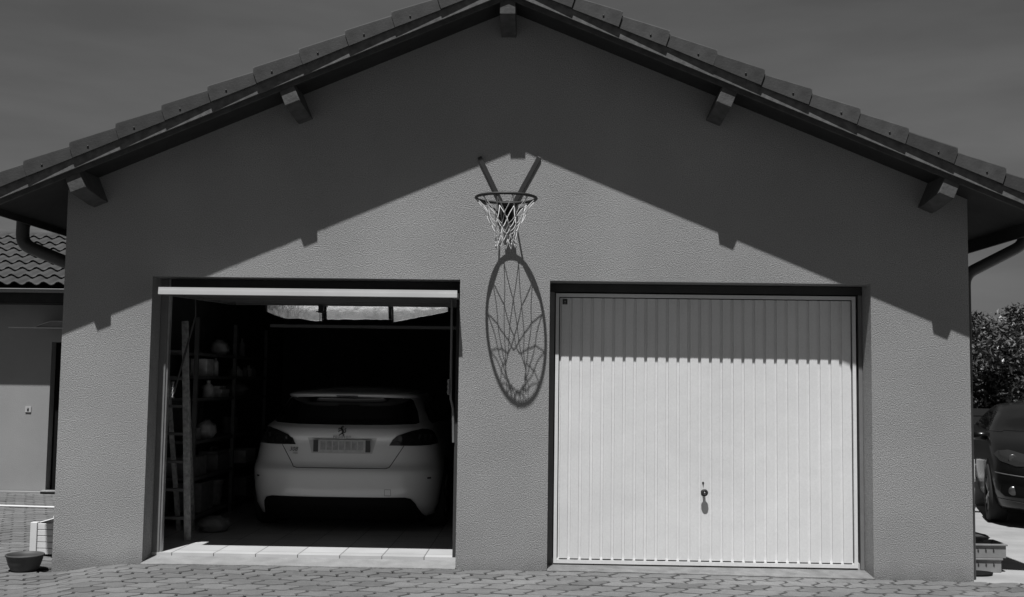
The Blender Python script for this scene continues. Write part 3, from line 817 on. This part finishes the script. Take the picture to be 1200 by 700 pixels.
for z in SZ:
    b = MB(); b.box(-3.335, -2.985, 1.645, 4.195, z-.022, z); b.box(-2.984, -2.978, 1.645, 4.195, z-.026, z+.004); b.build('shelf', M_shelf, rack)
def item(name, label, cat, b, m, bevel=.003, group=None, fixn=True):
    return tag(b.build(name, m, bevel=bevel, fixn=fixn), label, cat, group)
def bottle(x, y, z, r, h):
    return MB().lathe([(0,0),(r,0),(r*1.02,.01),(r,h*.6),(r*.9,h*.7),(r*.35,h*.82),(r*.35,h*.93),(r*.42,h*.94),(r*.42,h),(0,h)], 16, Matrix.Translation((x,y,z)))
def bag(x, y, z, w, d, h, seed):
    rn = random.Random(seed); b = MB(); n = 14; rows = 8; vs = []
    for j in range(rows+1):
        t = j/rows; k = (.8+.35*math.sin(PI*min(1,t*1.15)))*(1 if t < .75 else 1-(t-.75)*2.2)
        for i in range(n):
            a = 2*PI*i/n; q_ = k*(1+rn.uniform(-.14,.14)); vs.append((x+math.cos(a)*w/2*q_, y+math.sin(a)*d/2*q_, z+h*t+rn.uniform(0,.012)*(j>0)))
    b.add(vs, [(j*n+i, j*n+(i+1)%n, (j+1)*n+(i+1)%n, (j+1)*n+i) for j in range(rows) for i in range(n)] + [tuple(range(n))[::-1], tuple(range(rows*n,rows*n+n))], 0, True); return b
def open_box(x, y, z, w, d, h, t=.008):
    b = MB(); b.box(x-w/2,x+w/2,y-d/2,y-d/2+t,z,z+h); b.box(x-w/2,x+w/2,y+d/2-t,y+d/2,z,z+h); b.box(x-w/2,x-w/2+t,y-d/2+t,y+d/2-t,z,z+h); b.box(x+w/2-t,x+w/2,y-d/2+t,y+d/2-t,z,z+h); b.box(x-w/2+t,x+w/2-t,y-d/2+t,y+d/2-t,z,z+t)
    b.box(x-w/2-.008,x+w/2+.008,y-d/2-.008,y-d/2-.0002,z+h-.02,z+h); return b
e_ = .002
item('bag', 'crumpled pale plastic bag on the top shelf of the rack', 'bag', bag(-3.07, 2.62, 1.67+e_, .16, .18, .15, 1), M_pale, 0)
item('carton', 'pale grey carton on the second shelf from the top, behind the ladder', 'box', MB().box(-3.16,-3.0,1.98,2.20,1.45+e_,1.62), M_pale)
item('jug', 'white plastic jug on the third shelf from the top', 'jug', bottle(-3.06, 2.25, 1.24+e_, .055, .17), M_pale, 0)
item('bag', 'sagging grey sack on the middle shelf beside the ladder rail', 'bag', bag(-3.08, 2.30, .84+e_, .17, .22, .17, 3), M_pale, 0)
item('paint_can', 'small paint can with pale lid on the middle shelf near the ladder', 'paint can', MB().lathe([(0,0),(.05,0),(.05,.11),(.053,.112),(.053,.12),(.045,.118),(0,.118)],18,Matrix.Translation((-3.05,1.86,.84+e_))), M_midg, 0)
item('storage_box', 'shallow pale plastic tray on the second lowest shelf towards the back', 'box', open_box(-3.14, 3.75, .50+e_, .26, .42, .14), M_pale)
item('storage_box', 'grey lidless box on the second lowest shelf behind the ladder rungs', 'box', open_box(-3.15, 1.95, .50+e_, .26, .40, .18), M_midg)
item('crate', 'low pale crate on the bottom shelf at the far end of the rack', 'crate', open_box(-3.14, 3.80, .14+e_, .28, .46, .2), M_midg)
item('carton', 'brownish grey carton on the bottom shelf beside the ladder foot', 'box', MB().box(-3.28,-3.02,2.0,2.4,.14+e_,.42), M_midg)
item('bottle', 'slim bottle standing at the far end of the top shelf', 'bottle', bottle(-3.04, 3.35, 1.67+e_, .035, .2), M_midg, 0)
item('paint_can', 'dull paint can at the far end of the middle shelf', 'paint can', MB().lathe([(0,0),(.08,0),(.08,.17),(.084,.172),(.084,.18),(.07,.178),(0,.178)],18,Matrix.Translation((-3.1,3.2,.84+e_))), M_midg, 0)
item('bag', 'dark bag on the third shelf from the top, far end', 'bag', bag(-3.10, 3.4, 1.24+e_, .22, .3, .16, 8), M_midg, 0)
rn = random.Random(31)
for k in range(7):
    h = rn.uniform(.09, .15); item('jar', 'small glass jar in the crowded row at the back of the rack', 'jar', bottle(-3.05 + rn.uniform(-.02,.02), 3.10 + .13*k, 1.45+e_, .04, h), M_pale if k % 3 else M_midg, 0, 'jars on the rack')
item('book_stack', 'stack of flat boxes on the third shelf from the top, next to the middle upright', 'box', MB().box(-3.20,-3.01,2.50,2.80,1.24+e_,1.28).box(-3.19,-3.00,2.52,2.79,1.281,1.32).box(-3.21,-3.03,2.51,2.77,1.321,1.355), M_pale)
item('spray_can', 'thin spray can on the second shelf from the top beside the carton', 'spray can', MB().lathe([(0,0),(.03,0),(.03,.14),(.02,.155),(.012,.16),(.012,.185),(0,.185)],14,Matrix.Translation((-3.04,2.40,1.45+e_))), M_pale, 0)
item('toolbox', 'long dark toolbox with a top handle on the second lowest shelf', 'toolbox', MB().box(-3.24,-3.03,2.55,2.98,.50+e_,.66).box(-3.235,-3.035,2.56,2.97,.661,.69).beam((-3.135,2.66,.72),(-3.135,2.86,.72),.02,.015).beam((-3.135,2.66,.69),(-3.135,2.66,.725),.02,.015).beam((-3.135,2.86,.69),(-3.135,2.86,.725),.02,.015), M_midg)
item('bucket', 'round bucket on the bottom shelf at the middle of the rack', 'bucket', MB().lathe([(0,0),(.10,0),(.125,.24),(.13,.24),(.13,.25),(.12,.25),(.097,.01),(0,.01)],20,Matrix.Translation((-3.14,2.72,.14+e_))), M_pale, 0)
item('rolled_mat', 'rolled mat lying along the top shelf', 'mat', MB().tube([(-3.13,3.0,1.74),(-3.13,3.25,1.74)],.06,14), M_midg, 0)
# crumpled heap at the ladder's foot
item('plastic_sheet', 'crumpled heap of plastic sheeting on the floor behind the ladder foot', 'plastic sheet', bag(-2.72, 1.45, .047, .26, .30, .13, 11), M_midg, 0)
# hose reel / tools at the back wall, barely seen
b = MB(); b.beam((-2.55,6.45,.05),(-2.60,6.52,1.5),.03,.03); b.box(-2.72,-2.42,6.40,6.46,.05,.12)
item('broom', 'broom leaning on the dark back wall left of the car', 'broom', b, M_midg, .002)

# ------------------------------------------------------------------ left side: neighbour's house
house = empty('house', (-8, 7, 0), label='low house with grey rendered wall and tiled roof behind the left corner', cat='house')
HY = 5.62; hx0, hx1 = -15., -4.15; ez = 2.56; ey = 5.24
dx0, dx1, dz1 = -6.17, -5.22, 1.875
b = MB(); poly = [(hx0,-.3),(hx0,2.62),(hx1,2.62),(hx1,-.3),(dx1,-.3),(dx1,dz1),(dx0,dz1),(dx0,-.3)]
b.prism(poly, 'y', HY, HY+.28); b.box(hx0, hx0+.25, HY+.283, 10, -.3, 2.6); b.box(hx1-.25, hx1, HY+.283, 10, -.3, 2.6); b.box(hx0, hx1, 10.003, 10.2, -.3, 2.6)
b.build('wall', M_stucco2, house)
b = MB(); b.box(dx0+.004, dx1-.004, HY+.19, HY+.25, -.06, dz1-.004, 0); b.box(dx0+.004, dx0+.07, HY+.13, HY+.1895, -.06, dz1-.004, 1)
hd = b.build('door', [M_void, M_plastic], house)
b = MB(); b.box(dx0-.02, dx1+.02, HY-.10, HY-.003, -.3, -.045); b.build('doorstep', M_stone, house)
b = MB(); b.box(-6.055, -6.0, HY+.155, HY+.1895, .55, .72); b.build('door_plate', M_trim, hd)
sl = .415
b = MB(); ry = 7.62; rz_ = ez + sl*(ry-ey)
b.prism([(ey+.02, ez-.02), (ry, rz_-.02), (2*ry-ey, ez-.02), (2*ry-ey, ez-.06), (ry, rz_-.06), (ey+.02, ez-.06)], 'x', hx0-.3, hx1+.3)
hr = b.build('roof', M_soffit, house)
c2 = 1/math.hypot(1, sl); s2 = sl*c2; ln = (ry-ey)/c2; rows = 8
b = MB(); nc = int((hx1-hx0+.6)/.19)
roof_skin(b, Vector((hx0-.3, ey-.02, ez+.02)), Vector((1,0,0)), Vector((0,c2,s2)), Vector((0,-s2,c2)), nc, rows, .19, ln/rows, amp=.034, step=.03)
b.add([(hx0-.3,ry,rz_+.03),(hx1+.3,ry,rz_+.03),(hx1+.3,2*ry-ey,ez+.03),(hx0-.3,2*ry-ey,ez+.03)], [(0,1,2,3)])
b.build('tile_field', M_htile, hr, fixn=False)
b = MB()
for i in range(28):
    x = hx0 - .3 + i*.41; b.tube([(x, ry, rz_-.02), (x+.43, ry, rz_-.03)], [.115,.10], 12)
b.build('ridge_cap', M_htile, hr)
b = MB(); b.box(hx0-.3, hx1+.3, ey-.005, ey+.02, ez-.18, ez-.012); b.build('fascia', M_soffit, hr)
b = MB(); b.box(hx0-.3, hx1+.3, ey+.021, HY-.002, ez-.20, ez-.18); b.build('soffit', M_soffit, hr)
b = MB(); gp = [(ey-.05+.042*math.cos(PI+PI*k/8), ez-.030+.042*math.sin(PI+PI*k/8)) for k in range(9)]
b.prism(gp + [(ey-.05+.037*math.cos(PI+PI*k/8), ez-.030+.037*math.sin(PI+PI*k/8)) for k in range(8,-1,-1)], 'x', hx0-.3, hx1+.3); b.tube([(hx0-.3, ey-.093, ez-.028), (hx1+.3, ey-.093, ez-.028)], .009, 6)
b.build('gutter', M_frame, hr)
# arched canopy strip over the door
cx0, cx1 = -6.27, -5.10; yc0 = HY-.26
arcp = []
for i in range(25):
    t = i/24; arcp.append((cx0 + (cx1-cx0)*t, 2.055 + .078*min(1, (math.sin(PI*t)*1.9)**.8)))
b = MB(); b.prism(arcp, 'y', yc0, yc0+.012, 0)
vs = [(x, y, z+dz) for x, z in arcp for y, dz in ((yc0+.0125, 0), (HY-.002, .03))]
b.add(vs, [(2*i, 2*i+1, 2*i+3, 2*i+2) for i in range(24)], 0, True)
cano = b.build('door_canopy', [M_frame], house)
b = MB(); b.tube([(x, yc0-.004, z+.004) for x, z in arcp], .0045, 6); b.build('canopy_rim', M_trim, cano)
b = MB(); b.box(cx0-.35, cx1+.1, yc0-.02, yc0-.002, 2.040, 2.054); b.build('front_rail', M_trim, cano)
b = MB(); b.box(-6.478, -6.402, HY-.012, HY-.001, .955, 1.03, 0); b.box(-6.452, -6.428, HY-.016, HY-.0125, .972, 1.012, 1); b.box(-6.446, -6.434, HY-.018, HY-.0165, 1.000, 1.008, 0)
tag(b.build('bell_plate', [M_trim, M_dsteel], bevel=.002), 'small pale square bell plate on the house wall left of the dark door', 'doorbell')
# hose across the paving
pts = [(-9.3 + .15*i, 4.02 + .10*math.sin(i*.13) + (.10 if i < 14 else .10*math.exp(-(i-14)/6)) , 0) for i in range(38)]
pts = [(x, y, gz(x, y) + .014) for x, y, z in pts]
b = MB(); b.tube(pts, .013, 8); tag(b.build('garden_hose', M_hose, fixn=False), 'pale garden hose lying across the paving in front of the house', 'hose')
# bowl planter
bz_ = gz(-3.79, .05)
b = MB(); Mb = Matrix.Translation((-3.795, .045, bz_+.002))
b.lathe([(0,0),(.095,0),(.100,.004),(.118,.04),(.132,.085),(.136,.108),(.144,.110),(.146,.122),(.141,.126),(.134,.122),(.128,.10),(.108,.035),(.09,.014),(0,.012)], 40, Mb)
bowl = empty('flower_bowl', (-3.795,.045,bz_), label='round dark plastic bowl planter on the paving at the left wall corner', cat='plant pot')
b.build('bowl', M_pot, bowl)
b = MB(); b.lathe([(0,.058),(.08,.060),(.112,.052)], 24, Mb); b.build('soil', M_soil, bowl)
# white slatted planter box
px0, px1, py0, py1 = -4.035, -3.62, .72, 1.15; z0 = gz(-3.9, .8)
pb = empty('planter_box', (-3.83,.93,z0), label='white slatted planter box half hidden behind the left corner', cat='planter')
for x in (px0, px1):
    for y in (py0, py1): b = MB(); b.box(x-.028, x+.028, y-.028, y+.028, z0, z0+.285); b.build('corner_post', M_planter, pb, bevel=.003)
b = MB()
for k in range(5):
    z = z0+.018+k*.052
    b.box(px0+.029, px1-.029, py0-.012, py0+.012, z, z+.047); b.box(px0+.029, px1-.029, py1-.012, py1+.012, z, z+.047)
    b.box(px0-.012, px0+.012, py0+.029, py1-.029, z, z+.047); b.box(px1-.012, px1+.012, py0+.029, py1-.029, z, z+.047)
b.build('slats', M_planter, pb, bevel=.002)
b = MB(); b.box(px0+.014, px1-.014, py0+.014, py1-.014, z0+.01, z0+.24); b.build('soil', M_soil, pb)
b = MB(); b.tube([(px0+.1, py0+.1, z0+.24),(px0+.25,py0+.15,z0+.31),(px1, py0+.1, z0+.33)], .006, 6); b.build('stem', M_pale, pb)

# ------------------------------------------------------------------ right side: trays, low wall, box, fence, trees
def tray(z, x0, x1, label, lid):
    y0, y1 = .52, .80; t = empty('plant_tray', ((x0+x1)/2, .66, z), label=label, cat='tray', group='stacked grey trays')
    b = MB(); h = .112
    b.box(x0,x1,y0,y0+.008,z,z+h); b.box(x0,x1,y1-.008,y1,z,z+h); b.box(x0,x0+.008,y0+.0085,y1-.0085,z,z+h); b.box(x1-.008,x1,y0+.0085,y1-.0085,z,z+h); b.box(x0+.0085,x1-.0085,y0+.0085,y1-.0085,z,z+.008)
    b.box(x0-.010,x1+.010,y0-.012,y0-.0005,z+h-.014,z+h); b.box(x1+.0005,x1+.012,y0,y1,z+h-.014,z+h)
    b.build('body', M_crate, t, bevel=.002)
    b = MB()
    for k in range(5):
        x = x0 + .05 + k*.062; b.prism([(x,z+.055),(x+.010,z+.045),(x+.013,z+.060),(x+.003,z+.078)], 'y', y0-.004, y0-.0005)
    b.build('slot', M_dsteel, t); return t
tray(-.048, 3.50+.12, 3.985, 'lower grey plant tray with marks on its side, at the right corner', 0)
tray(.066, 3.50+.12, 4.025, 'upper grey plant tray with slots, stacked on another at the right corner', 1)
b = MB(); b.lathe([(0,0),(.16,0),(.165,.02),(.15,.012),(0,.012)], 20, Matrix.Translation((3.70,.40,-.048)) @ Matrix.Scale(.6,4,(0,1,0)))
item('saucer', 'flat black saucer on the ground in front of the stacked trays', 'saucer', b, M_plastic, 0)
item('soil_bag', 'dark crumpled bag lying on top of the stacked trays', 'bag', bag(3.75, .66, .182, .32, .22, .07, 21), M_dark, 0)
# low wall
b = MB(); b.box(5.66, 6.4, 5.6, 5.85, -.3, .24, 0); b.box(5.64, 6.42, 5.57, 5.88, .243, .30, 0)
tag(b.build('low_wall', M_stone, bevel=.006), 'low pale stone garden wall behind the black car', 'wall')
b = MB(); b.box(5.70, 5.79, 5.62, 5.80, .302, .53)
item('meter_box', 'tall narrow white box on the end of the low wall', 'box', b, M_planter, .004)
b = MB(); b.box(5.80, 5.93, 5.62, 5.80, .302, .46)
item('meter_box', 'shorter white box beside the tall narrow one on the low wall', 'box', b, M_planter, .004)
# fence
fence = empty('fence', (10, 9, -.05), label='dark slatted garden fence beneath the trees on the right', cat='fence')
b = MB()
for k in range(9): b.box(4.2, 16, 9.0, 9.03, .0+k*.125, .112+k*.125)
b.build('slats', M_fence, fence)
for k in range(7):
    b = MB(); b.box(4.2+k*1.9, 4.28+k*1.9, 8.93, 8.995, -.3, 1.14); b.build('post', M_fence, fence)

def crown(b, c, R, n, rn, size, dens=1.0, lumps=26):
    """leaf-sized faces in clumps through an uneven volume"""
    cl = []
    for _ in range(lumps):
        v = Vector((rn.gauss(0,1), rn.gauss(0,1), rn.gauss(0,1))).normalized(); k = rn.uniform(.45, .95)
        cl.append((Vector((v.x*R[0]*k, v.y*R[1]*k, v.z*R[2]*k)), rn.uniform(.22,.42)*min(R)))
    for _ in range(n):
        cc, cr = rn.choice(cl); v = Vector((rn.gauss(0,1), rn.gauss(0,1), rn.gauss(0,1))).normalized(); p = c + cc + v*cr*rn.uniform(.35, 1.08)
        s = size*rn.uniform(.6, 1.4); d = Vector((rn.gauss(0,1), rn.gauss(0,1), rn.gauss(0,.8))).normalized(); e = d.cross(Vector((rn.gauss(0,1), rn.gauss(0,1), rn.gauss(0,1)+1.2))).normalized()
        nrm = d.cross(e)
        b.tone = rn.uniform(.55, 1.7)
        b.add([p-d*s, p+e*s*.42+nrm*s*.12, p+d*s, p-e*s*.42+nrm*s*.12], [(0,1,2,3)])
def tree(loc, R, ch, n, seed, label, m, size=.05, name='tree'):
    rn = random.Random(seed); t = empty(name, loc, label=label, cat='tree', group='garden trees')
    L = Vector(loc); b = MB()
    b.tube([L+Vector((0,0,-.2)), L+Vector((.03,.02,ch*.4)), L+Vector((.0,.05,ch*.8)), L+Vector((.05,0,ch+R[2]*.3))], [.12,.09,.07,.02], 10)
    for k in range(9):
        a = rn.uniform(0, 2*PI); h = ch*rn.uniform(.35, .9); b.tube([L+Vector((0,0,h)), L+Vector((math.cos(a)*R[0]*.35, math.sin(a)*R[1]*.35, h+.3)), L+Vector((math.cos(a)*R[0]*.75, math.sin(a)*R[1]*.75, h+.75))], [.045,.03,.01], 6)
    b.build('trunk', M_bark, t, fixn=False)
    b = MB(); crown(b, L+Vector((0,0,ch)), R, n, rn, size); b.build('crown', m, t, fixn=False)
tree((7.75, 9.9, -.05), (1.25,1.0,1.15), 1.72, 17000, 4, 'round leafy tree nearest the garage on the right, lighter leaves', M_leaf)
tree((9.7, 10.6, -.05), (1.3,1.1,1.0), 1.50, 9000, 5, 'lower leafy tree to the right of the round one', M_leaf)
def hedge(x0, x1, y, zt, n, seed, label, m):
    rn = random.Random(seed); b = MB(); b.tone = 1
    for _ in range(n):
        x = rn.uniform(x0, x1); z = rn.uniform(.0, 1)**.8*zt*(1+.10*math.sin(x*3.1)+.06*math.sin(x*7.3)); yy = y + rn.uniform(-.35,.35)*(1-.3*(z/zt)) 
        s = .05*rn.uniform(.6,1.4); d = Vector((rn.gauss(0,1), rn.gauss(0,1), rn.gauss(0,1))).normalized(); e = d.cross(Vector((rn.gauss(0,1), rn.gauss(0,1), rn.gauss(0,1)+1))).normalized()
        b.tone = rn.uniform(.5,1.5); p = Vector((x,yy,z)); b.add([p-d*s, p+e*s*.42, p+d*s, p-e*s*.42], [(0,1,2,3)])
    h_ = empty('hedge', ((x0+x1)/2, y, 0), label=label, cat='hedge')
    b.build('foliage', m, h_, fixn=False)
    b = MB()
    for k in range(int((x1-x0)/.35)): x = x0+.2+k*.35; b.tube([(x,y,-.3),(x+.03,y,zt*.5),(x-.05,y+.05,zt*.85)], [.03,.02,.01], 6)
    b.build('stem', M_bark, h_, fixn=False)
hedge(5.6, 13, 9.75, 2.05, 30000, 9, 'dense dark hedge directly behind the slatted fence', M_leafd)

# ------------------------------------------------------------------ camera
cam = bpy.data.cameras.new('camera'); co = bpy.data.objects.new('camera', cam); COL.objects.link(co)
cam.sensor_width = 36; cam.lens = 1280/1200*36; cam.clip_end = 2000; cam.clip_start = .05
r = Vector((.99960, .0245, .0135)); f = Vector((-.0253, .99682, .0756)); f.normalize(); r = (r - f*r.dot(f)).normalized(); u = r.cross(f)
Mx = Matrix(((r.x, u.x, -f.x, .220), (r.y, u.y, -f.y, -8.562), (r.z, u.z, -f.z, 1.442), (0,0,0,1)))
co.matrix_world = Mx; S.camera = co

# ------------------------------------------------------------------ light
tosun = Vector((-.21, -1, 2.55)).normalized()
sl_ = bpy.data.lights.new('sun', 'SUN'); so = bpy.data.objects.new('sun', sl_); COL.objects.link(so)
sl_.energy = 4.1; sl_.angle = math.radians(.53); sl_.color = (1, 1, 1)
so.rotation_euler = tosun.to_track_quat('Z', 'Y').to_euler(); so.location = (-3, -12, 20)
w = bpy.data.worlds.new('World'); S.world = w; w.use_nodes = True; nt = w.node_tree; N = nt.nodes; L = nt.links
SKYK = .22
bg = N['Background']; sky = N.new('ShaderNodeTexSky'); sky.sky_type = 'NISHITA'; sky.sun_disc = False
sky.sun_elevation = math.asin(tosun.z); sky.sun_rotation = math.atan2(tosun.x, tosun.y); sky.dust_density = .6; sky.air_density = 1.0
# thin high cloud
tc = N.new('ShaderNodeTexCoord'); mp = N.new('ShaderNodeMapping'); mp.inputs['Scale'].default_value = (1.2, 1.2, 5.5); mp.inputs['Rotation'].default_value = (0, .55, 0)
no = N.new('ShaderNodeTexNoise'); no.inputs['Scale'].default_value = 2.0; no.inputs['Detail'].default_value = 5
L.new(tc.outputs['Generated'], mp.inputs['Vector']); L.new(mp.outputs[0], no.inputs['Vector'])
mr = N.new('ShaderNodeMapRange'); mr.inputs['From Min'].default_value = .45; mr.inputs['From Max'].default_value = .8; mr.inputs['To Min'].default_value = 1; mr.inputs['To Max'].default_value = 1.55
L.new(no.outputs['Fac'], mr.inputs['Value'])
mu = N.new('ShaderNodeMath'); mu.operation = 'MULTIPLY'; sp = N.new('ShaderNodeSeparateColor'); L.new(sky.outputs[0], sp.inputs[0]); L.new(sp.outputs[2], mu.inputs[0]); m2 = N.new('ShaderNodeMath'); m2.operation = 'MULTIPLY'; m2.inputs[1].default_value = SKYK; L.new(mr.outputs[0], m2.inputs[0]); L.new(m2.outputs[0], mu.inputs[1])
cc = N.new('ShaderNodeCombineColor')
for i in range(3): L.new(mu.outputs[0], cc.inputs[i])
L.new(cc.outputs[0], bg.inputs['Color']); bg.inputs['Strength'].default_value = .06

S.view_settings.view_transform = 'Standard'; S.view_settings.look = 'None'; S.view_settings.exposure = .55; S.view_settings.gamma = 1
S.view_settings.use_curve_mapping = False
S.render.engine = 'CYCLES'; S.cycles.use_denoising = True; S.cycles.max_bounces = 8; S.cycles.sample_clamp_indirect = 6
